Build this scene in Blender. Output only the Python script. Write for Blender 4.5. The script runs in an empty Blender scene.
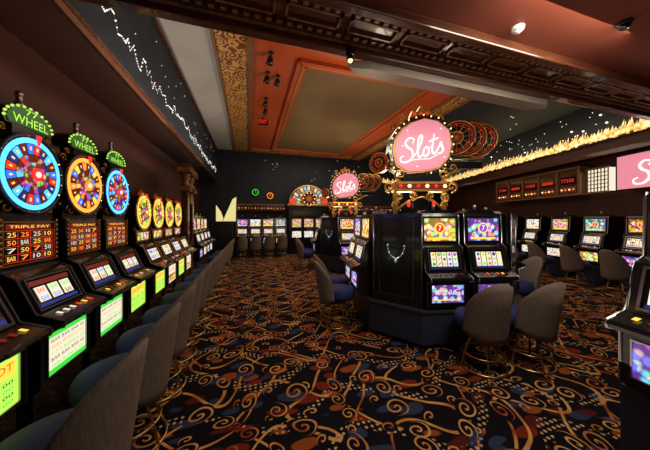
import bpy, bmesh, math, random
from mathutils import Matrix, Vector
random.seed(7)
scene = bpy.context.scene
try:
    scene.view_settings.view_transform = 'Standard'
except Exception: pass
D = math.radians
# ------------------------------------------------------------ materials
MATS = {}
def mat(name, col=(.5,.5,.5), rough=.5, metal=0., em=None, es=0., spec=.5, coat=0.):
    if name in MATS: return MATS[name]
    m = bpy.data.materials.new(name); m.use_nodes = True
    b = m.node_tree.nodes['Principled BSDF']
    b.inputs['Base Color'].default_value = (*col, 1)
    b.inputs['Roughness'].default_value = rough
    b.inputs['Metallic'].default_value = metal
    b.inputs['Specular IOR Level'].default_value = spec
    b.inputs['Coat Weight'].default_value = coat
    if em is not None:
        b.inputs['Emission Color'].default_value = (*em, 1)
        b.inputs['Emission Strength'].default_value = es
    MATS[name] = m
    return m
class NT:
    def __init__(s, m):
        s.m = m; s.t = m.node_tree; s.b = s.t.nodes['Principled BSDF']
    def node(s, typ, **kw):
        n = s.t.nodes.new(typ)
        for k, v in kw.items(): setattr(n, k, v)
        return n
    def link(s, a, b): s.t.links.new(a, b)
    def put(s, inp, v):
        if hasattr(v, 'is_output'): s.link(v, inp)
        elif isinstance(v, (tuple, list)): inp.default_value = (*v, 1) if len(v) == 3 and len(inp.default_value) == 4 else v
        else: inp.default_value = v
    def M(s, op, a, b=0., c=0., clamp=False):
        n = s.node('ShaderNodeMath', operation=op); n.use_clamp = clamp
        s.put(n.inputs[0], a); s.put(n.inputs[1], b)
        if len(n.inputs) > 2: s.put(n.inputs[2], c)
        return n.outputs[0]
    def mix(s, f, a, b):
        n = s.node('ShaderNodeMix', data_type='RGBA')
        s.put(n.inputs[0], f); s.put(n.inputs[6], a); s.put(n.inputs[7], b)
        return n.outputs[2]
    def coord(s, kind='Object', scale=(1,1,1), loc=(0,0,0), rot=(0,0,0)):
        tc = s.node('ShaderNodeTexCoord'); mp = s.node('ShaderNodeMapping')
        s.link(tc.outputs[kind], mp.inputs[0])
        mp.inputs[1].default_value = loc; mp.inputs[2].default_value = rot; mp.inputs[3].default_value = scale
        return mp.outputs[0]
    def xyz(s, v):
        n = s.node('ShaderNodeSeparateXYZ'); s.link(v, n.inputs[0]); return n.outputs
    def noise(s, v, scale, detail=2.):
        n = s.node('ShaderNodeTexNoise'); s.link(v, n.inputs['Vector'])
        n.inputs['Scale'].default_value = scale; n.inputs['Detail'].default_value = detail
        return n.outputs
    def voro(s, v, scale, rnd=1.):
        n = s.node('ShaderNodeTexVoronoi'); s.link(v, n.inputs['Vector'])
        n.inputs['Scale'].default_value = scale; n.inputs['Randomness'].default_value = rnd
        return n.outputs
    def band(s, v, lo, hi):   # smooth 1 when v<lo, 0 when v>hi
        n = s.node('ShaderNodeMapRange'); n.interpolation_type = 'SMOOTHSTEP'
        s.put(n.inputs[0], v); n.inputs[1].default_value = lo; n.inputs[2].default_value = hi
        n.inputs[3].default_value = 1; n.inputs[4].default_value = 0
        return n.outputs[0]
    def ramp(s, f, stops, const=False):
        n = s.node('ShaderNodeValToRGB'); s.link(f, n.inputs[0]); r = n.color_ramp
        if const: r.interpolation = 'CONSTANT'
        while len(r.elements) < len(stops): r.elements.new(.5)
        for e, (p, c) in zip(r.elements, stops): e.position = p; e.color = (*c, 1)
        return n.outputs[0]

def noisy(name, c1, c2, scale=6, rough=.5, metal=0., spec=.5, stretch=(1,1,1), coat=0., bump=0.):
    m = mat(name, c1, rough, metal, spec=spec, coat=coat); t = NT(m)
    v = t.coord('Object', stretch); f = t.noise(v, scale, 4.)[0]
    t.link(t.ramp(f, [(.35, c1), (.65, c2)]), t.b.inputs['Base Color'])
    if bump:
        b = t.node('ShaderNodeBump'); b.inputs['Strength'].default_value = bump
        t.link(f, b.inputs['Height']); t.link(b.outputs[0], t.b.inputs['Normal'])
    return m

def mosaic(name, base, scale, strength, sat=1.0, mixf=.55):
    m = mat(name, (.02,.02,.02), .15); t = NT(m)
    tc = t.node('ShaderNodeTexCoord'); oi = t.node('ShaderNodeObjectInfo')
    off = t.M('MULTIPLY', oi.outputs['Random'], 37.)
    cb = t.node('ShaderNodeCombineXYZ'); t.link(off, cb.inputs[0]); t.link(off, cb.inputs[1])
    va = t.node('ShaderNodeVectorMath', operation='ADD'); t.link(tc.outputs['Object'], va.inputs[0]); t.link(cb.outputs[0], va.inputs[1])
    vo = t.voro(va.outputs[0], scale, .8)
    hs = t.node('ShaderNodeHueSaturation'); hs.inputs['Saturation'].default_value = 1.5*sat; hs.inputs['Value'].default_value = 1.1
    t.link(vo['Color'], hs.inputs['Color'])
    c = t.mix(mixf, base, hs.outputs[0])
    edge = t.band(vo['Distance'], .35, .65)
    c2 = t.mix(edge, (base[0]*.25, base[1]*.25, base[2]*.25), c)
    t.link(c2, t.b.inputs['Emission Color']); t.b.inputs['Emission Strength'].default_value = strength
    return m

# carpet
def carpet():
    m = mat('carpet_swirl', (.02,.015,.015), .95, spec=.1); t = NT(m)
    v = t.coord('Object', (1.2,1.2,1))
    n1 = t.noise(v, 1.1, 1.)['Color']
    vm = t.node('ShaderNodeVectorMath', operation='MULTIPLY_ADD')
    t.link(n1, vm.inputs[0]); vm.inputs[1].default_value = (.45,.45,0); t.link(v, vm.inputs[2])
    o = t.xyz(vm.outputs[0]); x, y = o[0], o[1]
    S = lambda a: t.M('SINE', a)
    mul = lambda a, b: t.M('MULTIPLY', a, b)
    add = lambda a, b: t.M('ADD', a, b)
    mx = lambda a, b: t.M('MAXIMUM', a, b)
    cst = t.node('ShaderNodeMapping'); t.link(vm.outputs[0], cst.inputs[0]); cst.inputs[3].default_value = (1., 2.0, 1); cst.inputs[2].default_value = (0,0,.6)
    vo = t.voro(cst.outputs[0], 3.3)
    rnd = t.xyz(vo['Color'])[0]
    pc = t.ramp(rnd, [(0,(.008,.007,.009)),(.22,(.19,.022,.010)),(.46,(.030,.042,.092)),(.74,(.09,.014,.010)),(.86,(.30,.07,.015))], True)
    base = t.mix(t.band(vo['Distance'], .36, .43), (.007,.006,.010), pc)
    def wave(a, b, k, amp, kb, ph, w):
        q = add(mul(a, k), mul(S(add(mul(b, kb), ph)), amp))
        f = t.M('ABSOLUTE', t.M('SUBTRACT', t.M('FRACT', q), .5))
        return t.band(f, w, w*1.5)
    g = wave(x, y, 1.7, .42, 5.0, .3, .027)
    g = mx(g, wave(t.M('SUBTRACT', y, mul(x,.35)), x, 1.6, .40, 5.4, 2.1, .023))
    def curls(sc, ox, oy, turn, rmax, arms, w):
        fx = t.M('SUBTRACT', t.M('FRACT', add(mul(x, sc), ox)), .5)
        fy = t.M('SUBTRACT', t.M('FRACT', add(mul(y, sc), oy)), .5)
        r = t.M('SQRT', add(mul(fx, fx), mul(fy, fy)))
        th = t.M('DIVIDE', t.M('ARCTAN2', fy, fx), 2*math.pi)
        s = t.M('FRACT', add(mul(r, turn), mul(th, arms)))
        s = t.M('ABSOLUTE', t.M('SUBTRACT', s, .5))
        return mul(t.band(s, w, w+.05), t.band(r, rmax, rmax+.02)), t.band(r, rmax+.03, rmax+.04)
    s1, d1 = curls(2.0, .1, .35, 7.5, .21, 1., .12)
    s2, d2 = curls(1.65, .6, .8, 9., .17, -1., .12)
    s3, d3 = curls(2.7, .3, .1, 6., .15, -1., .13)
    keep = t.M('SUBTRACT', 1., mx(mx(d1, d2), d3))
    g = mul(g, keep)
    g = mx(g, mx(s1, mx(s2, mul(s3, t.M('SUBTRACT', 1., mx(d1, d2))))))
    dv = t.voro(v, 17., .12)
    reg = t.band(t.M('ABSOLUTE', t.M('SUBTRACT', t.M('FRACT', add(mul(y, 1.6), mul(S(mul(x, 3.7)), .4))), .5)), .08, .10)
    dots = mul(mul(t.band(dv['Distance'], .24, .32), reg), keep)
    bigf = t.noise(v, 3.5, 1.)[0]
    gold = t.ramp(bigf, [(.32,(.30,.055,.015)),(.42,(.52,.20,.04)),(.62,(.72,.37,.11))])
    c = t.mix(g, base, gold)
    c = t.mix(dots, c, (.60,.40,.20))
    fib = t.noise(v, 260., 2.)[0]
    hs = t.node('ShaderNodeHueSaturation'); t.link(c, hs.inputs['Color'])
    t.link(t.M('ADD', t.M('MULTIPLY', fib, .8), .6), hs.inputs['Value'])
    t.link(hs.outputs[0], t.b.inputs['Base Color'])
    return m
CARPET = carpet()

def filigree():
    m = mat('gold_filigree', (.4,.25,.08), .35, .6); t = NT(m)
    v = t.coord('Object', (1,1,1)); d = t.voro(v, 5., .6)['Distance']; n = t.noise(v, 8., 3.)[0]
    f = t.M('SINE', t.M('ADD', t.M('MULTIPLY', d, 22.), t.M('MULTIPLY', n, 9.)))
    k = t.band(f, -.15, .25)
    t.link(t.mix(k, (.22,.045,.016), (.78,.44,.12)), t.b.inputs['Base Color'])
    t.b.inputs['Metallic'].default_value = .1
    return m
FILI = filigree()
RED_CEIL = noisy('red_lacquer_ceiling', (.50,.080,.022), (.58,.105,.030), 1.2, .3)
DARK_CEIL = noisy('oxblood_ceiling', (.24,.055,.028), (.28,.068,.036), .8, .5)
TAN = noisy('bronze_ceiling_panel', (.21,.135,.058), (.27,.18,.085), .7, .3, .15)
GRAY = noisy('gray_plaster', (.50,.47,.43), (.58,.55,.51), 1.5, .8)
NAVY = noisy('midnight_blue_wall', (.009,.015,.028), (.015,.023,.040), 2., .7)
BROWN = noisy('dark_brown_wall', (.06,.016,.009), (.075,.022,.012), 2., .6)
SOFFIT = noisy('dark_soffit', (.022,.010,.008), (.030,.013,.010), 2., .7)
WOOD = noisy('mahogany_wood', (.07,.020,.009), (.14,.045,.019), 9, .25, stretch=(.25,2,2), coat=.5)
WOODL = noisy('carved_wood', (.17,.068,.028), (.28,.125,.05), 14, .4, coat=.2)
FABRIC = noisy('taupe_upholstery', (.145,.108,.080), (.215,.165,.125), 40, .8, stretch=(3,3,.3), bump=.1)
SEATF = noisy('navy_seat_fabric', (.010,.018,.095), (.018,.030,.14), 60, .8)
BLACK = mat('black_cabinet', (.008,.008,.010), .2, coat=.3)
DKGR = mat('charcoal_trim', (.04,.04,.045), .4)
PLINTH = noisy('navy_plinth', (.020,.032,.060), (.028,.042,.078), 3, .4)
CHROME = mat('chrome', (.42,.42,.44), .28, 1.)
SILVER = mat('silver_chain', (.8,.8,.82), .2, 1., em=(.8,.85,1), es=.25)  # faint glow put into the metal so the chain looks bright
GOLD = mat('polished_gold', (.78,.46,.13), .28, 1., em=(.8,.4,.08), es=.08)  # slight emission added to the gold, which is no lamp
DGOLD = mat('antique_gold', (.46,.24,.06), .4, .9)
BRASS = mat('brass', (.60,.38,.15), .3, 1.)
VAL = mat('valance_metal', (.36,.30,.24), .4, .1)
WHITEP = mat('white_plastic', (.8,.8,.78), .4)
GLASSB = mat('black_dome', (.01,.01,.01), .05)
def E(name, c, s=1.5): return mat('glow_'+name, tuple(min(1,x*.2) for x in c), .35, em=c, es=s)
eW = E('white', (1,.95,.85), 1.4); eWarm = E('warm', (1,.66,.28), 2.6); eY = E('yellow', (1,.58,.06), 1.4)
eG = E('green', (.05,.62,.05), 1.3); eR = E('red', (.88,.03,.015), 1.2); eB = E('blue', (.03,.17,.90), 1.3)
eC = E('cyan', (.08,.50,1.), 1.5); eO = E('orange', (1,.24,.02), 1.6); eP = E('purple', (.22,.06,.65), 1.2)
ePk = E('pink', (.84,.27,.34), .95); eDR = E('deep_red', (.25,.012,.008), .6); eDB = E('deep_blue', (.015,.04,.30), .7)
eLime = E('lime', (.50,.88,.10), 1.15); eCr = E('cream', (.92,.84,.62), 1.05); eK = mat('screen_black', (.006,.006,.008), .1)
eDG = E('deep_green', (.01,.13,.015), .6); eStar = E('star', (1,.95,.85), 1.6)
eRingB = E('ring_blue', (.06,.38,1.), 2.7); eRingO = E('ring_orange', (1.,.24,.03), 2.6); eRingY = E('ring_gold', (1.,.50,.06), 1.9)
mPur = mosaic('screen_purple', (.32,.11,.80), 16, 1.5); mYel = mosaic('screen_gold', (1.,.55,.10), 16, 1.45)
mRed = mosaic('screen_red', (.9,.10,.05), 16, 1.35); mTeal = mosaic('screen_teal', (.2,.55,.75), 16, 1.35)
mWht = mosaic('screen_pale', (1.,.92,.75), 22, 1.5, mixf=.35)
mWheel = mosaic('wheel_print', (.6,.10,.05), 26, 1.2, mixf=.6)

# ------------------------------------------------------------ mesh builder
_txt = {}
def text_geo(s):
    if s in _txt: return _txt[s]
    cu = bpy.data.curves.new('t', 'FONT'); cu.body = s; cu.align_x = 'CENTER'; cu.align_y = 'CENTER'; cu.resolution_u = 2
    ob = bpy.data.objects.new('t', cu); scene.collection.objects.link(ob)
    dg = bpy.context.evaluated_depsgraph_get(); me = ob.evaluated_get(dg).to_mesh()
    vs = [v.co.copy() for v in me.vertices]; fs = [tuple(p.vertices) for p in me.polygons]
    ob.evaluated_get(dg).to_mesh_clear()
    bpy.data.objects.remove(ob); bpy.data.curves.remove(cu)
    w = max(v.x for v in vs)-min(v.x for v in vs); h = max(v.y for v in vs)-min(v.y for v in vs)
    cx = (max(v.x for v in vs)+min(v.x for v in vs))/2; cy = (max(v.y for v in vs)+min(v.y for v in vs))/2
    vs = [((v.x-cx)/w, (v.y-cy)/h) for v in vs]
    _txt[s] = (vs, fs); return _txt[s]

class MB:
    def __init__(s): s.v=[]; s.f=[]; s.mi=[]; s.sm=[]; s.mats=[]; s.T=Matrix()
    def add(s, vs, fs, m, smooth=False):
        if m not in s.mats: s.mats.append(m)
        k = s.mats.index(m); o = len(s.v)
        s.v += [tuple(s.T @ Vector(p)) for p in vs]
        for f in fs: s.f.append(tuple(o+i for i in f)); s.mi.append(k); s.sm.append(smooth)
    def box(s, x0,x1,y0,y1,z0,z1, m, bev=0., M=None):
        if bev > 0:
            bm = bmesh.new(); bmesh.ops.create_cube(bm, size=1)
            for v in bm.verts: v.co = Vector(((x0+x1)/2+v.co.x*(x1-x0), (y0+y1)/2+v.co.y*(y1-y0), (z0+z1)/2+v.co.z*(z1-z0)))
            bmesh.ops.bevel(bm, geom=bm.edges[:], offset=bev, segments=2, affect='EDGES', profile=.5)
            vs = [v.co.copy() for v in bm.verts]; bm.verts.index_update()
            fs = [tuple(v.index for v in f.verts) for f in bm.faces]; bm.free()
        else:
            vs = [(x,y,z) for x in (x0,x1) for y in (y0,y1) for z in (z0,z1)]
            fs = [(0,1,3,2),(4,6,7,5),(0,4,5,1),(2,3,7,6),(0,2,6,4),(1,5,7,3)]
        if M is not None: vs = [M @ Vector(p) for p in vs]
        s.add(vs, fs, m)
    def prof(s, pts, x0, x1, m):     # (y,z) profile extruded in x
        n = len(pts); vs = [(x0,y,z) for y,z in pts]+[(x1,y,z) for y,z in pts]
        fs = [tuple(range(n)), tuple(range(2*n-1, n-1, -1))]+[(i,(i+1)%n+0,(i+1)%n+n,i+n) for i in range(n)]
        s.add(vs, fs, m)
    def prism(s, pts, z0, z1, m):    # (x,y) polygon extruded in z
        n = len(pts); vs = [(x,y,z0) for x,y in pts]+[(x,y,z1) for x,y in pts]
        fs = [tuple(range(n)), tuple(range(n, 2*n))]+[(i,(i+1)%n,(i+1)%n+n,i+n) for i in range(n)]
        s.add(vs, fs, m)
    def plate(s, pts, y0, y1, m):    # (x,z) polygon extruded in y
        n = len(pts); vs = [(x,y0,z) for x,z in pts]+[(x,y1,z) for x,z in pts]
        fs = [tuple(range(n)), tuple(range(n, 2*n))]+[(i,(i+1)%n,(i+1)%n+n,i+n) for i in range(n)]
        s.add(vs, fs, m)
    def lathe(s, pr, m, c=(0,0,0), seg=24, M=None):
        vs=[]; fs=[]; n=len(pr)
        for i in range(seg):
            a=2*math.pi*i/seg
            for r,z in pr: vs.append(Vector((r*math.cos(a), r*math.sin(a), z)))
        for i in range(seg):
            j=(i+1)%seg
            for k in range(n-1): fs.append((i*n+k, j*n+k, j*n+k+1, i*n+k+1))
        if M is not None: vs=[M@v for v in vs]
        vs=[v+Vector(c) for v in vs]
        s.add(vs, fs, m, True)
    def sph(s, c, r, m, seg=8):
        rr = r if isinstance(r, tuple) else (r,r,r); vs=[]; fs=[]; n=seg//2+1
        for i in range(seg):
            a=2*math.pi*i/seg
            for k in range(n):
                b=math.pi*k/(n-1)
                vs.append((c[0]+rr[0]*math.sin(b)*math.cos(a), c[1]+rr[1]*math.sin(b)*math.sin(a), c[2]+rr[2]*math.cos(b)))
        for i in range(seg):
            j=(i+1)%seg
            for k in range(n-1): fs.append((i*n+k, i*n+k+1, j*n+k+1, j*n+k))
        s.add(vs, fs, m, True)
    def tube(s, pts, r, m, closed=False, seg=6):
        pts=[Vector(p) for p in pts]; n=len(pts); vs=[]; fs=[]
        for i,p in enumerate(pts):
            a = pts[(i+1)%n] if (closed or i<n-1) else p; b = pts[i-1] if (closed or i>0) else p
            d=(a-b).normalized(); up=Vector((0,0,1)) if abs(d.z)<.9 else Vector((0,1,0))
            u=d.cross(up).normalized(); w=d.cross(u)
            rr = r[i] if isinstance(r, list) else r
            for k in range(seg):
                t=2*math.pi*k/seg; vs.append(p+u*math.cos(t)*rr+w*math.sin(t)*rr)
        for i in range(n if closed else n-1):
            j=(i+1)%n
            for k in range(seg):
                l=(k+1)%seg; fs.append((i*seg+k,i*seg+l,j*seg+l,j*seg+k))
        if not closed: fs += [tuple(range(seg)), tuple(range((n-1)*seg, n*seg))]
        s.add(vs, fs, m, True)
    def sector(s, cx, cz, y, r0, r1, a0, a1, m, seg=3):   # flat facing -y
        vs=[];
        for i in range(seg+1):
            a=a0+(a1-a0)*i/seg
            vs += [(cx+r0*math.cos(a), y, cz+r0*math.sin(a)), (cx+r1*math.cos(a), y, cz+r1*math.sin(a))]
        s.add(vs, [(2*i,2*i+1,2*i+3,2*i+2) for i in range(seg)], m)
    def cylY(s, cx, cz, y0, y1, r, m, seg=32):
        s.plate([(cx+r*math.cos(2*math.pi*i/seg), cz+r*math.sin(2*math.pi*i/seg)) for i in range(seg)], y0, y1, m)
    def obj(s, name, loc=(0,0,0), rot=0., mesh=None):
        me = bpy.data.meshes.new(name)
        me.from_pydata(s.v, [], s.f)
        for m in s.mats: me.materials.append(m)
        me.polygons.foreach_set('material_index', s.mi); me.polygons.foreach_set('use_smooth', s.sm)
        bm = bmesh.new(); bm.from_mesh(me); bmesh.ops.recalc_face_normals(bm, faces=bm.faces); bm.to_mesh(me); bm.free()
        me.update()
        return me
def place(me, name, loc=(0,0,0), rot=0.):
    o = bpy.data.objects.new(name, me); o.location = loc; o.rotation_euler = (0,0,rot)
    scene.collection.objects.link(o); return o
def solo(mb, name, loc=(0,0,0), rot=0.): return place(mb.obj(name), name, loc, rot)

class Panel:
    """a flat sloping panel: lower edge (y0,z0) upper edge (y1,z1) between x0..x1, facing -y"""
    def __init__(s, mb, x0, x1, y0, z0, y1, z1):
        s.mb=mb; s.x0=x0; s.x1=x1; s.a=Vector((0,y0,z0)); s.b=Vector((0,y1,z1))
        d=(s.b-s.a); s.n=Vector((0,-d.z,d.y)).normalized(); s.w=x1-x0; s.h=d.length
    def P(s, u, v, off): return s.a+(s.b-s.a)*v+Vector((s.x0+s.w*u,0,0))+s.n*off
    def q(s, u0,v0,u1,v1, m, off=.003):
        s.mb.add([s.P(u0,v0,off), s.P(u1,v0,off), s.P(u1,v1,off), s.P(u0,v1,off)], [(0,1,2,3)], m)
    def frame(s, m, t=.012, off=.012):
        tu=t/s.w; tv=t/s.h
        for (a,b,c,d) in ((-tu,-tv,1+tu,0),(-tu,1,1+tu,1+tv),(-tu,0,0,1),(1,0,1+tu,1)):
            vs=[s.P(a,b,0),s.P(c,b,0),s.P(c,d,0),s.P(a,d,0),s.P(a,b,off),s.P(c,b,off),s.P(c,d,off),s.P(a,d,off)]
            s.mb.add(vs,[(4,5,6,7),(0,1,5,4),(1,2,6,5),(2,3,7,6),(3,0,4,7)],m)
    def disk(s, u, v, r, m, off=.006, seg=10, sq=1.):
        vs=[s.P(u+r*math.cos(2*math.pi*i/seg)/s.w, v+sq*r*math.sin(2*math.pi*i/seg)/s.h, off) for i in range(seg)]
        s.mb.add(vs,[tuple(range(seg))],m)
    def star(s, u, v, r, m, off=.006, n=5):
        vs=[s.P(u+(r if i%2==0 else r*.45)*math.sin(math.pi*i/n)/s.w, v+(r if i%2==0 else r*.45)*math.cos(math.pi*i/n)/s.h, off) for i in range(2*n)]
        s.mb.add(vs,[tuple(range(2*n))],m)
    def text(s, t, u, v, wu, hv, m, off=.008):
        vs,fs=text_geo(t); s.mb.add([s.P(u+a*wu, v+b*hv, off) for a,b in vs], fs, m)

SYM=['7','BAR','$','A','K','Q']
def reels(p, n, rows, bg, cols, rng):
    p.q(0,0,1,1,eK,.002)
    for i in range(n):
        u0=.05+.9*i/n+.012; u1=.05+.9*(i+1)/n-.012
        p.q(u0,.12,u1,.88,bg,.005)
        for j in range(rows):
            uc=(u0+u1)/2; vc=.12+.76*(j+.5)/rows; c=rng.choice(cols); k=rng.random()
            r=min((u1-u0)*p.w*.40, .3*p.h*.76/rows*1.3)
            if k<.4: p.disk(uc,vc,r,c,.008); p.disk(uc,vc,r*.5,rng.choice(cols),.010)
            elif k<.7: p.star(uc,vc,r*1.2,c,.008)
            else: p.text(rng.choice(SYM[:2]),uc,vc,(u1-u0)*.75,.6*.76/rows,c,.008)

def deck_buttons(mb, w, y0, z0, y1, z1, rng):
    p=Panel(mb,-w/2,w/2,y0,z0,y1,z1)
    for i in range(6):
        u=.12+.15*i; c=rng.choice([eCr,eY,eR,eDR,eDR])
        p.q(u-.03,.35,u+.03,.62,c,.010)
    return p

# -------------------------------------------------- wheel slot machine (tall top wheel)
def wheel_machine(kind, belly, seed):
    rng=random.Random(seed); mb=MB(); w=.50; gold=kind=='gold'
    T=1.66 if not gold else 1.50
    body=[(.45,0),(-.14,0),(-.14,.10),(-.18,.12),(-.18,.50),(-.22,.53),(-.22,.90),(-.34,.925),(-.35,.945),(-.34,.97),(-.19,1.02),(-.09,1.26),(-.03,1.29),(0,1.32),(0,T),(.45,T)]
    mb.prof(body,-w/2,w/2,BLACK)
    for sx in (-1,1):
        path=[(sx*w/2,y-.004,z) for y,z in body[4:15]]
        mb.tube(path,.008,DKGR if not gold else DGOLD,seg=5)
        for k in range(9):
            mb.sph((sx*.238,-.012,1.345+k*(T-1.36)/8),(.013,.010,.017),DGOLD,6)
    p=Panel(mb,-.20,.20,-.221,.57,-.221,.86); p.frame(CHROME,.008)
    if belly=='green':
        p.q(0,0,1,1,eCr); p.q(0,.0,1,.12,eG,.005); p.q(0,.88,1,1,eG,.005)
        for j in range(5): p.text(('WIN BONUS 777','BAR BAR BAR 40','7 7 7 BONUS 25')[j%3],.5,.20+.15*j,.86,.085,(eG,eDR,eG,eO,eDB)[j])
    elif belly=='lime':
        p.q(0,0,1,1,eLime); p.q(.05,.62,.95,.93,eY,.005); p.text('JACKPOT',.5,.78,.8,.20,eR)
        for j in range(4): p.text('25  50  100',.5,.12+.125*j,.8,.075,(eG,eDG)[j%2])
    else:
        p.q(0,0,1,1,eCr); p.q(.03,.06,.97,.48,mYel,.005); p.text('DOUBLE',.5,.74,.8,.24,eR)
    deck_buttons(mb,w-.06,-.335,.969,-.2,1.015,rng)
    mb.box(-.05,.05,-.355,-.345,.93,.955,CHROME)
    p=Panel(mb,-.20,.20,-.186,1.035,-.10,1.235); p.frame(DKGR,.012)
    if not gold:
        p.q(0,0,1,1,eK,.002); p.q(.04,.78,.96,.94,eDR,.004); p.q(.04,.05,.96,.16,eDB,.004)
        for i in range(3):
            u0=.08+.29*i; p.q(u0,.22,u0+.24,.72,eCr,.005)
            for v in (.32,.60): p.text(rng.choice(['7','BAR','BAR']),u0+.12,v,.17,.16,rng.choice([eR,eB,eDR,eG]),.008)
    else:
        reels(p,5,2,eCr,[eR,eB,eY,eG,eP,eDR],rng)
    p=Panel(mb,-.215,.215,-.001,1.345,-.001,T-.03); p.frame(DGOLD,.010)
    p.q(0,0,1,1,eK)
    if gold:
        p.q(.05,.05,.95,.95,mYel,.004)
    else:
        for j in range(4):
            for i in range(4): p.text(rng.choice(['10','25','7','50','BAR','100']),.14+.24*i,.14+.19*j,.15,.115,(eY,eO,eCr)[(i+2*j)%3])
        for j in range(5): p.q(.03,.045+.19*j-.005,.97,.045+.19*j+.005,eR,.004)
        for i in range(5): p.q(.02+.24*i-.004,.04,.02+.24*i+.004,.81,eR,.004)
        p.q(.05,.84,.95,.97,eDR,.004); p.text('TRIPLE PAY',.5,.905,.8,.07,eY)
    tz=1.985 if not gold else 1.77; R=.265 if not gold else .25
    mb.plate([(-w/2,T),(w/2,T),(w/2,T+.10),(.20,T+.18),(.14,T+.29),(-.14,T+.29),(-.20,T+.18),(-w/2,T+.10)],.02,.30,BLACK)
    if not gold:
        for sx in (-1,1):
            for (x0,z0,r0) in ((.185,1.74,.055),(.215,1.84,.03)):
                pts=[]
                for i in range(14):
                    a=i*.6; r=r0*(1-i/16); pts.append((sx*(x0+r*math.cos(a)),0,z0+r*math.sin(a)))
                mb.tube(pts,.008,DGOLD,seg=5)
            mb.sph((sx*.235,.05,1.79),.022,DGOLD)
            for (x0,z0,r0) in ((.235,2.20,.04),(.19,2.27,.03)):
                pts=[(sx*(x0+r0*(1-i/16)*math.cos(i*.6)),.02,z0+r0*(1-i/16)*math.sin(i*.6)) for i in range(14)]
                mb.tube(pts,.009,DGOLD,seg=5)
    mb.cylY(0,tz,-.02,.16,R+.022,BLACK,36)
    ringm={'blue':eRingB,'orange':eRingO,'gold':eRingY}[kind]
    mb.tube([(math.cos(2*math.pi*i/36)*(R+.020),-.02,tz+math.sin(2*math.pi*i/36)*(R+.020)) for i in range(36)],.010,DKGR if not gold else GOLD,True)
    for i in range(36): mb.sector(0,tz,-.0225,R*.85,R*.99,2*math.pi*i/36,2*math.pi*(i+1)/36,ringm,1)
    N=20
    pal={'blue':[eB,eDR,eC,eDB,eR],'orange':[eO,eDR,eY,eB,eDR],'gold':[eY,eG,eO,eDR,eLime]}[kind]
    for i in range(N):
        a0=2*math.pi*i/N; a1=2*math.pi*(i+1)/N
        mb.sector(0,tz,-.024,R*.56,R*.83,a0+.02,a1-.02,pal[i%5],2)
        mb.sector(0,tz,-.026,R*.66,R*.76,a0+.12,a1-.12,(eCr,eY)[i%2],1)
        mb.sector(0,tz,-.024,R*.34,R*.54,a0,a1-.02,(mWheel,pal[(i+2)%5],eDR)[i%3],2)
        a=(a0+a1)/2
        mb.sph((R*1.06*math.cos(a),-.022,tz+R*1.06*math.sin(a)),.006,eWarm,6)
    mb.cylY(0,tz,-.04,0,R*.33,mWheel,20)
    mb.cylY(0,tz,-.05,0,R*.18,eR if kind!='orange' else eO,16); mb.cylY(0,tz,-.055,0,R*.08,eW,12)
    mb.plate([(-.02,tz+R+.02),(.02,tz+R+.02),(0,tz+R-.05)],-.06,-.045,eR)
    if not gold:
        pts=[(-.19,2.31),(.19,2.31),(.21,2.35)]+[(.21*math.cos(a),2.35+.12*math.sin(a)) for a in [i*math.pi/10 for i in range(1,10)]]+[(-.21,2.35)]
        mb.plate(pts,.0,.12,BLACK)
        mb.plate([(x*.88,2.32+(z-2.31)*.84) for x,z in pts],-.006,-.002,eDG)
        for a in [i*math.pi/12 for i in range(0,13)]: mb.sph((.205*math.cos(a),-.005,2.35+.115*math.sin(a)),.010,eLime,6)
        vs,fs=text_geo('WHEEL'); mb.add([(.30*a,-.012,2.36+.06*b) for a,b in vs],fs,eLime)
        vs,fs=text_geo('77'); mb.add([(.10*a,-.012,2.425+.04*b) for a,b in vs],fs,eLime)
        mb.box(-.14,.14,.0,.10,2.22,2.31,BLACK)
        mb.lathe([(0,0),(.024,0),(.024,.04),(.018,.045),(.018,.09),(.024,.095),(.02,.12),(0,.125)],CHROME,(0,.06,2.465),12)
    else:
        mb.plate([(-.13,T+.50),(.13,T+.50),(.09,T+.57),(0,T+.62),(-.09,T+.57)],.02,.12,DGOLD)
        mb.sph((0,.0,T+.54),.022,eR)
    return mb.obj('wheel_slot_machine_mesh')

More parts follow.
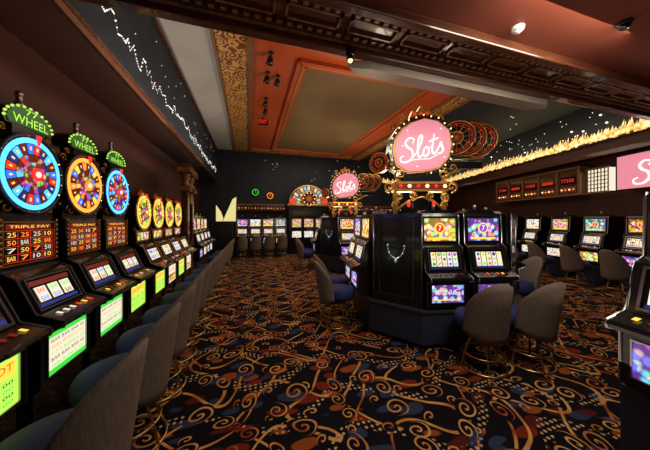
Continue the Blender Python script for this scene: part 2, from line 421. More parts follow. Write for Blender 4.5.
# -------------------------------------------------- video slot machine
def video_machine(top, belly, stand, seed):
    rng=random.Random(seed); mb=MB(); w=.54
    b=[(.42,.50),(-.17,.50),(-.21,.54),(-.21,.86),(-.31,.885),(-.32,.91),(-.31,.935),(-.17,.985),(-.10,1.29),(-.03,1.33),(-.02,1.70),(.0,1.74),(.42,1.74)]
    mb.prof(b,-w/2,w/2,BLACK)
    if stand:
        mb.box(-w/2-.02,w/2+.02,-.12,.42,0,.06,DKGR); mb.box(-w/2-.03,w/2+.03,-.17,.42,.06,.50,PLINTH,.006)
    for sx in (-1,1): mb.tube([(sx*w/2,y-.003,z) for y,z in b[2:12]],.009,CHROME,seg=5)
    p=Panel(mb,-.21,.21,-.211,.60,-.211,.82); p.frame(CHROME,.008); p.q(0,0,1,1,belly); p.text('BONUS',.5,.6,.6,.30,eCr); p.q(.15,.12,.85,.18,eY,.006)
    deck_buttons(mb,w-.08,-.305,.937,-.18,.982,rng)
    p=Panel(mb,-.205,.205,-.163,1.02,-.109,1.255); p.frame(CHROME,.016,.014)
    reels(p,5,3,eCr,[eR,eB,eY,eG,eP,eO,eDR,eDB],rng)
    p.q(.04,.02,.96,.10,eDB,.006)
    p=Panel(mb,-.22,.22,-.031,1.37,-.022,1.67); p.frame(CHROME,.010); p.q(0,0,1,1,top)
    p.disk(.5,.57,.075,eY,.006,16); p.disk(.5,.57,.055,eR if seed%2 else eP,.009,16); p.text('7',.5,.57,.09,.22,eW,.012)
    for u in (.18,.82): p.star(u,.62,.04,eCr); p.disk(u,.27,.025,eO)
    p.q(.10,.06,.90,.15,eY,.006)
    mb.plate([(-.24,1.74),(.24,1.74),(.16,1.79),(-.16,1.79)],.03,.25,BLACK)
    mb.lathe([(0,0),(.022,0),(.022,.07),(0,.08)],CHROME,(.0,.14,1.79),10)
    return mb.obj('video_slot_machine_mesh')

W_BLUE=wheel_machine('blue','green',2); W_BLUE2=wheel_machine('blue','lime',4); W_OR=wheel_machine('orange','green',3)
W_GOLD=wheel_machine('gold','lime',5); W_GOLD2=wheel_machine('gold','white',6)
V_PUR=[video_machine(mYel,mPur,False,11), video_machine(mPur,mPur,False,12)]
V_ST=[video_machine(mPur,mPur,True,21), video_machine(mYel,mWht,True,22), video_machine(mRed,mPur,True,23), video_machine(mWht,mWht,True,24), video_machine(mTeal,mYel,True,25)]

# -------------------------------------------------- barrel stool
def stool():
    mb=MB(); n=24; mrow=8; out=[]; inn=[]
    for i in range(n+1):
        ph=D(-85)+D(170)*i/n; zt=.56+.45*max(0,math.cos(ph*1.0))**.55
        zb=.34+.10*(1-math.cos(ph))
        for j in range(mrow+1):
            z=zb+(zt-zb)*j/mrow; k=(z-.34)/.6
            for lst,off in ((out,0),(inn,-.04)):
                r=.240+.02*k+off*(1 if 0<j<mrow else .6)
                lst.append((r*math.sin(ph)*(1-.12*k), -r*math.cos(ph)-.07*k, z))
    m1=mrow+1; q=[(i*m1+j,(i+1)*m1+j,(i+1)*m1+j+1,i*m1+j+1) for i in range(n) for j in range(mrow)]
    K=len(out); fs=q+[tuple(K+a for a in f[::-1]) for f in q]
    for i in range(n):
        fs.append((i*m1,(i+1)*m1,K+(i+1)*m1,K+i*m1)); a=i*m1+mrow; b=(i+1)*m1+mrow; fs.append((a,b,K+b,K+a))
    for i in (0,n):
        for j in range(mrow): a=i*m1+j; fs.append((a,a+1,K+a+1,K+a))
    mb.add(out+inn,fs,FABRIC,True)
    mb.lathe([(0,.41),(.20,.41),(.235,.43),(.25,.47),(.25,.53),(.22,.575),(.10,.59),(0,.592)],SEATF,(0,.07,0),28)
    mb.lathe([(0,.36),(.16,.36),(.18,.41),(0,.41)],DKGR,(0,.03,0),20)
    for i in range(5):
        a=2*math.pi*(i+.5)/5
        mb.tube([(.10*math.cos(a),.10*math.sin(a),.37),(.15*math.cos(a),.15*math.sin(a),.28),(.20*math.cos(a),.20*math.sin(a),.15),(.235*math.cos(a),.235*math.sin(a),.015)],.010,BRASS)
    for r,z,t in ((.235,.014,.012),(.198,.16,.009)):
        mb.tube([(r*math.cos(2*math.pi*i/28),r*math.sin(2*math.pi*i/28),z) for i in range(28)],t,BRASS,True)
    return mb.obj('barrel_stool_mesh')
STOOL=stool()

# ============================================================ ROOM SHELL
RD=Vector((.242,.970)); RB=Vector((9.5,4.77))
def wr(t, off=0.):
    p=RB+RD*t+Vector((-.970,.242))*off; return (p.x,p.y)
def tY(y): return (y-RB.y)/.970
H=5.0
mb=MB(); mb.prism([(-2.2,-2.5),(wr(tY(-2.5))),(wr(tY(12.5))),(-2.2,12.5)],-.1,0,CARPET); solo(mb,'floor')
mb=MB()
mb.box(-1.5,-.6,2.3,12.5,H,H+.1,GRAY); mb.box(-.6,5.75,2.3,12.5,H,H+.1,RED_CEIL)
mb.box(5.75,11.8,2.3,12.5,H,H+.1,NAVY); mb.box(-2.2,9.2,-2.5,1.8,3.4,3.5,DARK_CEIL)
solo(mb,'ceiling')
mb=MB()
mb.box(-.62,0.0,2.3,12.4,H-.05,H,FILI); mb.box(5.25,5.75,2.3,12.4,H-.05,H,FILI); mb.box(0,5.25,12.0,12.4,H-.05,H,FILI)
for x in (-.64,-.02,.03,5.22,5.74): mb.box(x-.03,x+.03,2.3,12.4,H-.10,H,WOODL,.008)
solo(mb,'trim_1')
mb=MB()   # bronze ceiling panel w/ stepped frame
mb.box(1.08,4.35,5.1,11.6,H-.03,H-.001,TAN)
for k,(g,zz,mm) in enumerate(((0,.09,RED_CEIL),(.10,.06,GOLD),(.14,.05,RED_CEIL))):
    a,b,c,d=1.0+g,4.43-g,5.02+g,11.68-g; t=.10 if mm is RED_CEIL else .03
    mb.box(a-t/2,a+t/2,c,d,H-zz,H,mm); mb.box(b-t/2,b+t/2,c,d,H-zz,H,mm); mb.box(a,b,c-t/2,c+t/2,H-zz,H,mm); mb.box(a,b,d-t/2,d+t/2,H-zz,H,mm)
solo(mb,'ceiling_panel')
mb=MB(); mb.box(-2.3,-2.2,-2.5,12.5,0,3.45,BROWN); solo(mb,'wall_left')
mb=MB(); mb.box(-2.2,-1.5,1.8,12.5,3.45,3.55,SOFFIT); mb.box(-1.6,-1.5,1.8,12.5,3.55,H,NAVY); solo(mb,'wall_left_upper')
mb=MB(); mb.box(-1.52,-1.44,2.3,12.4,3.42,3.48,WOOD,.01); mb.box(-1.5,-1.44,2.3,12.4,H-.10,H,WOOD,.01); solo(mb,'trim_2')
mb=MB(); mb.box(-2.3,11.6,12.5,12.6,0,H+.1,NAVY); solo(mb,'wall_back')
mb=MB(); mb.box(-2.3,8.0,-2.6,-2.5,0,3.5,BROWN); solo(mb,'wall_front')
mb=MB(); a=wr(tY(-2.5)); b=wr(tY(12.5)); a2=wr(tY(-2.5),-.1); b2=wr(tY(12.5),-.1)
mb.prism([a,b,b2,a2],0,3.75,BROWN); mb.prism([a,b,b2,a2],3.75,H+.1,NAVY); solo(mb,'wall_right')
mb=MB(); t0,t1=tY(2.35),tY(12.4)
mb.prism([wr(t0,.02),wr(t1,.02),wr(t1,.55),wr(t0,.55)],3.35,3.72,BROWN)
mb.prism([wr(t0,.55),wr(t1,.55),wr(t1,.60),wr(t0,.60)],3.32,3.42,WOOD)
mb.prism([wr(t0,.02),wr(t1,.02),wr(t1,.62),wr(t0,.62)],3.68,3.72,WOOD)
solo(mb,'trim_3')
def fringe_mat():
    m=mat('self_lit_gold_fringe',(.7,.5,.2),.5); t=NT(m); v=t.coord('Object')  # emission stands in for cove light falling on the fringe
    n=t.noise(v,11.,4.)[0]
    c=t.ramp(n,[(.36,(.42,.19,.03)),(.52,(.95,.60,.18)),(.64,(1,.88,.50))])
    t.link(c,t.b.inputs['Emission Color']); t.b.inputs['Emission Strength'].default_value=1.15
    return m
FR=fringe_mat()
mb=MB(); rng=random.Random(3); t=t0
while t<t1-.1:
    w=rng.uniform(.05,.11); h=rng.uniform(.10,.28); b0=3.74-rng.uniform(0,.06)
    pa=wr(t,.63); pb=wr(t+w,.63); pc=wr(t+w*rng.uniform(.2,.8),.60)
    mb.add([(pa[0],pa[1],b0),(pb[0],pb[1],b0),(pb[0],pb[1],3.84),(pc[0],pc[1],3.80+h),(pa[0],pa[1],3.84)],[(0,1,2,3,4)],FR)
    if rng.random()<.5: mb.sph((pc[0],pc[1],3.80+h*rng.uniform(.2,1.1)),.016,eWarm,6)  # glowing beads added as sparkle on the fringe
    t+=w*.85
x=4.6
while x<10.6:
    w=rng.uniform(.07,.16); h=rng.uniform(.12,.30)
    mb.add([(x,12.30,3.75),(x+w,12.30,3.75),(x+w,12.30,3.82),(x+w/2,12.33,3.78+h),(x,12.30,3.82)],[(0,1,2,3,4)],FR); x+=w*.85
mb.box(4.6,10.7,12.28,12.5,3.66,3.755,WOOD)
solo(mb,'gold_fringe_cornice')
mb=MB(); y=2.4; z=3.88
while y<12.2:
    z2=3.86+rng.uniform(-.12,.14); y2=y+rng.uniform(.05,.12)
    for k in range(3):
        t=k/3; mb.sph((-1.475,y+(y2-y)*t,z+(z2-z)*t),rng.uniform(.006,.013),eStar,4)
    mb.tube([(-1.48,y,z),(-1.48,y2,z2)],.003,MATS['chrome'],seg=4)
    y,z=y2,z2
solo(mb,'zigzag_light_garland')
mb=MB()
for i in range(60):
    tt=rng.uniform(t0,t1); p=wr(tt,.03); mb.sph((p[0],p[1],rng.uniform(4.15,4.95)),.012 if rng.random()<.85 else .03,eStar,6)
for i in range(30): mb.sph((-1.48,rng.uniform(2.4,12),rng.uniform(4.1,4.8)),.006,eStar,6)
for i in range(26): mb.sph((rng.uniform(-1.3,11),12.47,rng.uniform(3.2,4.9)),.012,eStar,6)
for i in range(25): mb.sph((rng.uniform(6,9.5),rng.uniform(3,12),4.98),.013,eStar,6)
solo(mb,'star_lights')
# near beam with dentils
mb=MB(); xe=8.9
mb.box(-1.5,xe,1.8,2.3,3.40,H+.1,WOOD)
mb.box(-1.5,xe,1.74,1.82,3.30,3.40,WOOD,.012); mb.box(-1.5,xe,1.82,1.86,3.34,3.40,WOODL,.008)
mb.box(-1.5,xe,2.22,2.32,3.30,3.40,WOOD,.012); mb.box(-1.5,xe,2.18,2.22,3.35,3.40,WOODL,.008)
x=-1.4
while x<xe-.1:
    mb.box(x,x+.045,1.87,1.91,3.36,3.40,WOODL); mb.box(x,x+.045,2.12,2.16,3.36,3.40,WOODL); x+=.09
x=-1.4
while x<xe-.5:
    mb.box(x,x+.02,1.94,2.10,3.375,3.40,WOODL); mb.box(x+.46,x+.48,1.94,2.10,3.375,3.40,WOODL)
    mb.box(x,x+.48,1.94,1.96,3.375,3.40,WOODL); mb.box(x,x+.48,2.08,2.10,3.375,3.40,WOODL); x+=.56
solo(mb,'ceiling_beam')
mb=MB()
mb.prism([(.97,2.34),(1.10,2.44),(3.75,2.52),(4.0,2.40),(3.9,2.32),(1.2,2.30)],3.22,3.30,VAL)
mb.box(1.2,3.8,2.33,2.43,3.30,3.40,DKGR)
mb.lathe([(0,0),(.035,0),(.05,.10),(0,.10)],BLACK,(.93,2.2,3.20),12); mb.sph((.93,2.2,3.20),.025,eWarm,8)
solo(mb,'light_valance')
def downl(name,loc,m,dome=False):
    mb=MB()
    mb.lathe([(0,0),(.055,0),(.05,-.02),(.04,-.03),(0,-.03)],WHITEP if not dome else DKGR)
    if dome: mb.sph((0,0,-.02),.045,m,14)
    else: mb.lathe([(0,-.03),(.03,-.03),(.025,-.045),(0,-.05)],m)
    return solo(mb,name,loc)
downl('smoke_detector',(2.33,1.62,3.4),WHITEP); downl('security_camera_dome',(3.17,1.3,3.4),GLASSB,True)
mb=MB(); mb.box(-.05,.05,-.05,.05,-.02,0,BLACK); mb.tube([(0,0,-.02),(0,0,-.12)],.015,BLACK)
mb.lathe([(0,0),(.05,0),(.075,-.16),(.06,-.16),(0,-.14)],BLACK,(0,0,-.08),14,Matrix.Rotation(.5,4,'X'))
sp=mb.obj('ceiling_spotlight_mesh')
for p in ((.40,5.0),(.38,5.7),(.62,5.75),(.42,6.9),(.45,7.4)): place(sp,'ceiling_spotlight',(p[0],p[1],H),.4)
mb=MB(); mb.box(-.16,.16,-.03,.03,-.30,-.10,BLACK,.008); mb.tube([(0,0,-.1),(0,0,0)],.012,BLACK)
vs,fs=text_geo('EXIT'); mb.add([(.26*a,-.034,-.20+.13*b) for a,b in vs],fs,eR); solo(mb,'exit_sign',(.40,8.1,H))

# ============================================================ LEFT ROW
LX=-1.55
for y,me in ((1.74,W_BLUE2),(2.36,W_BLUE),(2.97,W_OR),(3.58,W_BLUE2)):
    place(me,'wheel_slot_machine',(LX,y,0),D(90))
for k,y in enumerate((4.35,4.96,5.57,6.18)):
    place((W_GOLD,W_GOLD2)[k%2],'wheel_slot_machine',(LX,y,0),D(90))
for k,y in enumerate((7.75,8.36,8.97,9.58)):
    place(V_ST[k%5],'video_slot_machine',(LX,y,0),D(90))
for k,y in enumerate((1.54,2.15,2.76,3.37,3.98,4.6,5.2,5.8,6.4,7.9,8.6,9.2)):
    place(STOOL,'barrel_stool',(-.86+random.uniform(-.02,.02),y,0),D(90)+random.uniform(-.10,.10))
mb=MB()
for y in (6.75,7.25):
    mb.box(-1.62,-1.40,y-.11,y+.11,0,.35,WOOD,.01); mb.box(-1.58,-1.44,y-.07,y+.07,.35,2.35,WOOD,.01)
    mb.box(-1.64,-1.38,y-.13,y+.13,2.35,2.47,WOODL,.015)
    mb.lathe([(0,0),(.09,0),(.11,.05),(.05,.10),(.10,.20),(.11,.30),(.04,.38),(0,.44)],WOODL,(-1.51,y,2.47),16)
mb.box(-1.66,-1.36,6.6,7.4,2.80,2.92,WOODL,.015); mb.box(-1.60,-1.42,6.7,7.3,2.92,3.05,WOOD,.01)
mb.box(-1.60,-1.42,6.86,7.14,2.05,2.3,WOODL,.02)
for i in range(9): mb.box(-1.37,-1.34,6.64+i*.085,6.68+i*.085,2.74,2.80,WOODL)
mb.box(-1.62,-1.42,6.86,7.14,0,1.1,WOOD,.01)
solo(mb,'carved_wood_portal')
eSign=E('sign_yellow',(.92,.80,.32),.85)
mb=MB(); mb.box(-.35,.35,-.2,.2,0,.1,DKGR,.01); mb.box(-.28,.28,-.15,.15,.1,1.5,BLACK,.02)
mb.box(-.40,.45,-.07,.07,1.5,1.60,BLACK)
mb.plate([(-.34,1.60),(-.04,1.60),(-.16,1.98),(-.34,2.24)],-.05,.05,eSign)
mb.plate([(-.10,1.60),(.40,1.60),(.42,2.60),(.26,2.50)],-.045,.045,eSign)
mb.tube([(-.10,-.06,1.62),(.26,-.06,2.50),(.42,-.06,2.60),(.40,-.06,1.62)],.012,DGOLD)
solo(mb,'illuminated_folded_sign',(-.95,10.6,0),D(10))

# ============================================================ ISLANDS
def curve_pts(ctrl, n=6):
    out=[]; c=[ctrl[0]]+ctrl+[ctrl[-1]]
    for i in range(1,len(c)-2):
        p0,p1,p2,p3=c[i-1:i+3]
        for k in range(n):
            t=k/n
            out.append(tuple(.5*((2*p1[a])+(-p0[a]+p2[a])*t+(2*p0[a]-5*p1[a]+4*p2[a]-p3[a])*t*t+(-p0[a]+3*p1[a]-3*p2[a]+p3[a])*t**3) for a in (0,1)))
    out.append(ctrl[-1]); return out
SCR=[[(.12,.70),(.16,.84),(.02,.92),(-.08,.78),(-.02,.6),(.10,.45),(.13,.22),(.0,.06),(-.18,.10),(-.22,.26),(-.12,.32)],
     [(.16,.18),(.30,.45),(.40,.80),(.36,.92),(.29,.75),(.27,.35),(.31,.12),(.40,.18),(.46,.34)],
     [(.52,.44),(.44,.36),(.43,.18),(.50,.10),(.58,.2),(.57,.38),(.50,.44),(.56,.36),(.66,.40)],
     [(.74,.86),(.70,.55),(.68,.25),(.73,.11),(.80,.18),(.86,.32)],[(.58,.60),(.72,.64),(.86,.66)],
     [(.80,.18),(.88,.34),(.93,.48),(.95,.34),(.99,.20),(.94,.08),(.84,.10)]]
def script_word(mb, cx, cz, s, y, m, r, shear=.0):
    for st in SCR:
        pts=[(cx+(a-.38)*s, y, cz+(b-.5)*s*.75+(a-.38)*s*shear) for a,b in curve_pts(st)]
        n=len(pts); mb.tube(pts,[r*(.45+.7*math.sin(math.pi*(i+.5)/n)) for i in range(n)],m,seg=6)
def spoked_wheel(mb, M, R):
    sub=MB(); sub.cylY(0,0,-.045,.045,R,BLACK,32)
    for rr,m,t in ((R*.98,GOLD,.010),(R*.84,eDR,.014),(R*.70,DGOLD,.009),(R*.36,GOLD,.012)):
        sub.tube([(rr*math.cos(2*math.pi*i/28),-.048,rr*math.sin(2*math.pi*i/28)) for i in range(28)],t,m,True)
    for i in range(12):
        a=2*math.pi*i/12; sub.tube([(.05*math.cos(a),-.048,.05*math.sin(a)),(R*.70*math.cos(a),-.048,R*.70*math.sin(a))],.007,DGOLD)
        sub.sph((R*.77*math.cos(a),-.05,R*.77*math.sin(a)),.011,eR if i%2 else GOLD,6)
    sub.cylY(0,0,-.07,-.02,R*.22,eDR,16); sub.cylY(0,0,-.08,-.02,R*.10,GOLD,12)
    for k,m in enumerate(sub.mats):
        fs=[f for f,mi in zip(sub.f,sub.mi) if mi==k]
        used=sorted({i for f in fs for i in f}); mp={v:i for i,v in enumerate(used)}
        mb.add([M@Vector(sub.v[i]) for i in used],[tuple(mp[i] for i in f) for f in fs],m)
def scroll(mb, x, z, r, y, sx, m=GOLD, t=.014):
    pts=[]
    for i in range(20):
        a=-math.pi/2+i*.42; q=r*(1-i/22); pts.append((x+sx*q*math.cos(a),y,z+q*math.sin(a)))
    mb.tube(pts,t,m,seg=6)
def sign():
    mb=MB(); cz=2.79
    oc=[(-.20,.42),(.02,.50),(.24,.46),(.42,.30),(.46,.06),(.42,-.16),(.26,-.34),(.0,-.40),(-.24,-.42),(-.42,-.30),(-.47,-.06),(-.44,.14),(-.34,.30)]
    mb.plate([(x*1.14,cz+z*1.10) for x,z in oc],-.05,.14,BLACK)
    mb.plate([(x*1.02,cz+z*.98) for x,z in oc],-.07,-.05,DGOLD)
    mb.plate([(x*.96,cz+z*.91) for x,z in oc],-.085,-.065,ePk)
    n=len(oc)
    for i in range(n):
        a=oc[i]; b=oc[(i+1)%n]
        for k in range(4):
            t=k/4; mb.sph((1.09*(a[0]*(1-t)+b[0]*t),-.055,cz+1.05*(a[1]*(1-t)+b[1]*t)),(.014,.012,.014),DGOLD if (k%2) else eWarm,6)
    script_word(mb,-.035,cz+.01,.56,-.105,eW,.014,.26)
    mb.tube([(-.30,-.1,cz-.23),(-.1,-.1,cz-.19),(.1,-.1,cz-.18),(.28,-.1,cz-.08)],.006,eW)
    for x,z in ((-.25,.26),(.28,.30),(-.33,.02),(.34,-.15),(-.1,-.30)): mb.sph((x,-.09,cz+z),(.012,.006,.012),eW,6)
    mb.plate([(-.20,cz+.48),(.16,cz+.52),(.12,cz+.62),(.04,cz+.58),(-.02,cz+.68),(-.08,cz+.58),(-.15,cz+.60)],-.04,.06,GOLD)
    for x in (-.12,-.02,.08): mb.sph((x,-.05,cz+.545),.022,eR,8)
    for sx in (-1,1):
        scroll(mb,sx*.30-.02,cz+.48,.08,-.03,sx); scroll(mb,sx*.44,cz+.34,.05,-.03,sx,DGOLD)
        scroll(mb,sx*.50,cz-.30,.07,-.04,sx,DGOLD)
    mb.box(-.46,.42,-.10,.12,2.10,2.26,GOLD,.03); mb.box(-.42,.38,-.115,-.09,2.14,2.22,eDR,.005); mb.box(-.34,.30,-.08,.12,2.26,2.38,BLACK,.01)
    for i in range(6): mb.sph((-.37+.14*i,-.12,2.18),(.032,.02,.028),eR if i%2==0 else eWarm,8)
    for sx in (-1,1):
        scroll(mb,sx*.34-.02,2.36,.10,-.08,sx,GOLD,.018); scroll(mb,sx*.36-.02,2.01,.08,-.08,sx,GOLD,.018); scroll(mb,sx*.14-.02,2.03,.07,-.08,-sx,GOLD,.018)
        scroll(mb,sx*.50-.02,2.18,.09,-.05,sx,GOLD,.018)
        mb.tube([(sx*.40-.02,0,1.742),(sx*.40-.02,0,1.86),(sx*.40-.02,0,2.16)],.035,GOLD,seg=10)
        mb.sph((sx*.40-.02,0,1.90),.055,GOLD,12)
        mb.sph((sx*.20-.02,-.06,1.90),(.03,.03,.05),eR,8)
    mb.tube([(-.42,-.03,1.80),(-.2,-.03,1.96),(0,-.03,2.02),(.18,-.03,1.96),(.38,-.03,1.80)],.018,GOLD)
    mb.box(-.12,.12,-.02,.10,1.742,2.16,BLACK,.01)
    for i in range(3):
        M=Matrix.Translation((.60+.22*i,.02+.06*i,2.97))@Matrix.Rotation(D(-40),4,'Z'); spoked_wheel(mb,M,.27)
    mb.tube([(.42,.05,2.95),(1.1,.16,2.98)],.03,BLACK)
    M=Matrix.Translation((-.66,.02,2.56))@Matrix.Rotation(D(-40),4,'Z'); spoked_wheel(mb,M,.16)
    mb.tube([(-.66,.05,2.56),(-.42,.05,2.60)],.02,GOLD)
    mb.box(.42,1.05,.05,.20,2.50,2.62,BLACK,.02); mb.tube([(.44,.03,2.62),(1.05,.03,2.66)],.014,GOLD)
    mb.tube([(.3,.1,2.3),(.75,.12,2.52)],.03,GOLD)
    return mb.obj('slots_sign_mesh')
SIGN=sign()
def island_mesh():
    mb=MB(); oc=[(-.64,-.19),(.64,-.19),(1.18,.34),(1.18,1.72),(.64,2.25),(-.64,2.25),(-1.18,1.72),(-1.18,.34)]
    mb.prism([(x*.96,1.03+(y-1.03)*.96) for x,y in oc],0,.07,BLACK); mb.prism(oc,.07,.47,PLINTH)
    mb.prism([(x*1.015,1.03+(y-1.03)*1.015) for x,y in oc],.47,.497,DKGR)
    mb.box(-.64,.64,.46,1.60,.497,1.74,BLACK,.01)
    for sx in (-1,1):
        for y0,y1,yb in ((-.13,.34,.44),(2.19,1.72,1.62)):
            pts=[(sx*.62,y0),(sx*1.12,y1),(sx*1.12,yb),(sx*.62,yb)]
            mb.prism(pts,.497,1.74,BLACK)
            a=Vector((sx*.62,y0,0)); b=Vector((sx*1.12,y1,0))
            for p in (a,b): mb.tube([(p.x,p.y,.5),(p.x,p.y,1.74)],.008,CHROME)
    a=Vector((-.62,-.13)); b=Vector((-1.12,.34)); d=(b-a).normalized(); n=Vector((-d.y,d.x));
    if n.y>0: n=-n
    L=(b-a).length
    def pt(u,z,off=.02): p=a+d*(u*L)+n*off; return (p.x,p.y,z)
    for i in range(21):
        t=i/20; ang=math.pi*(1+t); u=.5+.17*math.cos(ang); z=1.30+.17*math.sin(ang)
        mb.sph(pt(u,z),.007 if i%4 else .013,SILVER,6)
    mb.sph(pt(.5,1.10),(.02,.02,.032),SILVER,8)
    mb.tube([pt(.15,.62),pt(.85,.62),pt(.85,1.66),pt(.15,1.66)],.006,DKGR,True)
    sw=[pt(.5+.16*(1-i/26)*math.cos(i*.45),.27+.10*(1-i/26)*math.sin(i*.45),.10-.06) for i in range(24)]
    mb.tube(sw,.006,CHROME,seg=5)
    return mb.obj('slot_island_mesh')
ISL=island_mesh()
def island(ox, oy, rot, stools=True):
    R=Matrix.Rotation(rot,4,'Z'); T=Matrix.Translation((ox,oy,0))@R
    def w(x,y): p=T@Vector((x,y,0)); return (p.x,p.y,0)
    place(ISL,'slot_machine_island',(ox,oy,0),rot)
    for k,(x,y,a) in enumerate(((-.31,.02,0),(.31,.02,0),(-1.10,.76,-90),(-1.10,1.34,-90),(1.10,.76,90),(1.10,1.34,90),(-.31,2.04,180),(.31,2.04,180))):
        place(V_PUR[k%2],'video_slot_machine',w(x,y),rot+D(a))
    o=place(SIGN,'slots_sign',w(-.26,.62),rot+D(-3))
    if stools:
        for k,(x,y,a) in enumerate(((-.13,-.56,-4),(.46,-.54,6),(-1.64,.72,-90),(-1.62,1.36,-90),(1.64,.8,90),(1.64,1.4,90))):
            place(STOOL,'barrel_stool',w(x,y),rot+D(a))
island(2.75,2.65,D(-12)); island(3.25,7.15,D(-12))

# ============================================================ RIGHT ROW
rot=D(-104)
for k in range(-3,8):
    t=k*.9-.05; p=wr(t,.70)
    place(V_ST[(k*2+1)%5],'video_slot_machine',(p[0],p[1],0),rot)
    q=wr(t+random.uniform(-.06,.06),1.34)
    place(STOOL,'barrel_stool',(q[0],q[1],0),rot+random.uniform(-.15,.15))
def wallbox(name, ta, tb, z0, z1, depth, fn):
    L=tb-ta; mb=MB(); fn(mb,L)
    p=wr((ta+tb)/2,depth); return solo(mb,name,(p[0],p[1],z0),rot)
def cab(mb,L):
    h=.72; mb.box(-L/2,L/2,0,.3,0,h,WOOD,.01)
    mb.box(-L/2-.04,L/2+.04,-.05,.3,h,h+.07,WOODL,.015); mb.box(-L/2-.04,L/2+.04,-.05,.3,-.06,0,WOODL,.015)
    n=5
    for i in range(n+1):
        x=-L/2+L*i/n; mb.box(x-.03,x+.03,-.03,.0,0,h,WOODL,.006)
    for i in range(n):
        x=-L/2+L*(i+.5)/n; mb.box(x-L/n*.36,x+L/n*.36,-.012,0,.30,.52,eK)
        vs,fs=text_geo('88888' if i%2 else '77350'); mb.add([(x+L/n*.58*a,-.018,.41+.10*b) for a,b in vs],fs,eR)
        mb.box(x-L/n*.36,x+L/n*.36,-.01,0,.06,.22,WOODL)
        for q in range(4): mb.sph((x-L/n*.27+q*L/n*.18,-.02,.14),.022,eO if q%2 else eWarm,6)
wallbox('jackpot_display_cabinet',-.25,2.9,2.42,0,.36,cab)
def lat(mb,L):
    mb.box(-L/2,L/2,0,.2,0,.62,eCr); mb.box(-L/2-.04,L/2+.04,-.02,.22,-.04,0,WOODL); mb.box(-L/2-.04,L/2+.04,-.02,.22,.62,.66,WOODL)
    for i in range(7):
        x=-L/2+L*i/6; mb.box(x-.01,x+.01,-.015,0,0,.62,WOODL); z=.62*i/6; mb.box(-L/2,L/2,-.015,0,z-.01,z+.01,WOODL)
wallbox('lattice_light_box',-.90,-.42,2.42,0,.30,lat)
def pk(mb,L):
    mb.box(-L/2,L/2,0,.15,0,.90,BLACK,.01); mb.box(-L/2+.04,L/2-.04,-.01,0,.04,.86,ePk)
    script_word(mb,0,.45,.8,-.03,eW,.022,.15)
wallbox('slots_video_screen',-2.75,-1.05,2.38,0,.30,pk)

# ============================================================ BACK ROW
for k,x in enumerate((-.33,.24,.81,1.38,4.2,4.8,5.4,6.0,6.6,7.2,7.8)):
    place(V_ST[(k*3)%5],'video_slot_machine',(x,11.75,0),0)
    place(STOOL,'barrel_stool',(x,11.12,0),random.uniform(-.2,.2))
for xa,xb in ((-.6,1.60),(3.95,8.4)):
    mb=MB(); mb.box(xa,xb,12.2,12.48,2.1,2.35,WOOD,.01); mb.box(xa-.04,xb+.04,12.15,12.48,2.35,2.42,WOODL,.01)
    x=xa+.1
    while x<xb: mb.sph((x,12.18,2.22),.016,eWarm if int(x*7)%2 else eO,6); x+=.15
    solo(mb,'jackpot_canopy')
mb=MB(); mb.box(-1.0,1.0,0,.35,0,2.35,BLACK,.02); mb.box(-1.02,1.02,-.05,.35,2.35,2.45,GOLD,.02)
cols=[E('dim_teal',(.35,.6,.62),.8),E('dim_cream',(.85,.72,.5),.85),E('dim_amber',(.6,.25,.05),.6),MATS['glow_dim_cream']]
pts=[(1.0*math.cos(math.pi*i/20),2.44+.92*math.sin(math.pi*i/20)) for i in range(21)]; mb.plate(pts,0,.12,BLACK)
for i in range(13):
    a0=math.pi*i/13+.03; a1=math.pi*(i+1)/13-.03
    for rr0,rr1 in ((.44,.62),(.65,.86)):
        mb.sector(0,2.46,-.02,rr0,rr1,a0,a1,cols[(i+(rr0>.5))%4],2)
    mb.sector(0,2.46,-.02,.38,.42,a0,a1,GOLD,2)
mb.tube([(.96*math.cos(math.pi*i/20),-.02,2.46+.90*math.sin(math.pi*i/20)) for i in range(21)],.03,GOLD)
mb.cylY(0,2.70,-.08,.02,.36,BLACK,28); mb.tube([(.35*math.cos(2*math.pi*i/28),-.09,2.70+.35*math.sin(2*math.pi*i/28)) for i in range(28)],.03,GOLD,True)
mb.cylY(0,2.70,-.10,-.06,.22,eDR,24); mb.cylY(0,2.70,-.12,-.06,.13,DGOLD,20)
for i in range(10):
    a=2*math.pi*i/10; mb.sph((.28*math.cos(a),-.1,2.70+.28*math.sin(a)),.025,eWarm,6)
for sx in (-1,1):
    mb.cylY(sx*.80,2.56,-.10,.02,.19,DGOLD,20); mb.cylY(sx*.80,2.56,-.12,-.05,.14,eR,20)
for x in (-.6,0,.6):
    mb.box(x-.22,x+.22,-.02,0,1.3,1.7,mYel); mb.box(x-.22,x+.22,-.02,0,.8,1.1,mWht)
solo(mb,'stained_glass_wheel_display',(2.78,11.85,0),0)
for x,z,m,nm in ((.25,3.0,eG,'green_neon_clock'),(.95,2.85,eO,'amber_neon_clock')):
    mb=MB(); mb.cylY(0,0,-.02,.08,.16,BLACK,20); mb.tube([(.14*math.cos(2*math.pi*i/20),-.03,.14*math.sin(2*math.pi*i/20)) for i in range(20)],.016,m,True)
    mb.box(-.008,.008,-.035,-.025,0,.1,m); mb.box(0,.07,-.035,-.025,-.008,.008,m); solo(mb,nm,(x,12.4,z),0)

# foreground machine at right
FX,FY=2.42,.64
place(V_ST[0],'video_slot_machine',(FX,FY,.09),D(-100))
mb=MB(); mb.box(-.34,.34,-.22,.44,0,.088,BLACK,.006); solo(mb,'machine_base',(FX,FY,0),D(-100))

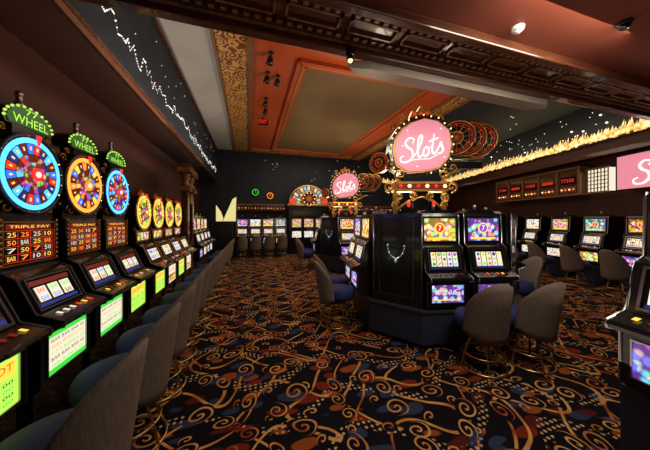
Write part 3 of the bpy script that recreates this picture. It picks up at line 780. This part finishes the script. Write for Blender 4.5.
# ============================================================ LIGHTS
def area(name, loc, sx, sy, pw, col, rot=(0,0,0)):
    l=bpy.data.lights.new(name,'AREA'); l.shape='RECTANGLE'; l.size=sx; l.size_y=sy; l.energy=pw; l.color=col
    o=bpy.data.objects.new(name,l); o.location=loc; o.rotation_euler=rot; scene.collection.objects.link(o); return o
warm=(1,.80,.58)
area('ceiling_and_fill_light',(2.7,6.5,4.88),3,3,80,warm); area('ceiling_and_fill_light',(2.7,10,4.88),3,2,55,warm)
area('ceiling_and_fill_light',(7.3,6,4.9),2,5,42,warm)
area('ceiling_and_fill_light',(1.5,.5,3.36),1.0,.6,22,(1,.88,.74)); area('ceiling_and_fill_light',(2.6,1.3,3.36),1.6,.5,50,(1,.88,.74),(D(38),0,0))  # the tilted one is added fill, aimed to brighten the island
area('cove_and_fill_light',(2.9,4.3,1.85),1.6,1.2,72,(1,.80,.56),(math.pi,0,0)); area('cove_and_fill_light',(3.4,8.6,1.85),1.6,1.2,60,(1,.80,.56),(math.pi,0,0))  # added unseen uplights above the islands, to brighten the main ceiling
area('cove_and_fill_light',(-1.25,6.0,3.3),.15,6,18,(1,.90,.78),(math.pi,D(-8),0))  # added unseen uplight that brightens the gray ceiling strip
area('cove_and_fill_light',(-1.9,4.5,2.8),.4,5,6,(1,.40,.2),(math.pi,0,0))  # added unseen reddish fill under the left soffit
area('cove_and_fill_light',(2.6,1.0,.75),3.5,1.2,9,(1,.80,.6),(math.pi,0,0))  # added upward fill in mid-air, imitates light bounced off the floor
p=wr(2.5,.3); area('cove_and_fill_light',(p[0],p[1],3.80),.15,8,34,(1,.68,.30),(math.pi,0,-D(14)))
w=bpy.data.worlds.new('world'); scene.world=w; w.use_nodes=True
w.node_tree.nodes['Background'].inputs[0].default_value=(.03,.022,.018,1); w.node_tree.nodes['Background'].inputs[1].default_value=1
# ============================================================ CAMERA
cd=bpy.data.cameras.new('camera'); cam=bpy.data.objects.new('camera',cd); scene.collection.objects.link(cam)
cd.sensor_width=36; cd.lens=245*36/650; cd.shift_y=-5/650; cd.clip_start=.05
cam.location=(0,0,1.65); cam.rotation_euler=(math.pi/2,0,-math.atan(75/245))
scene.camera=cam
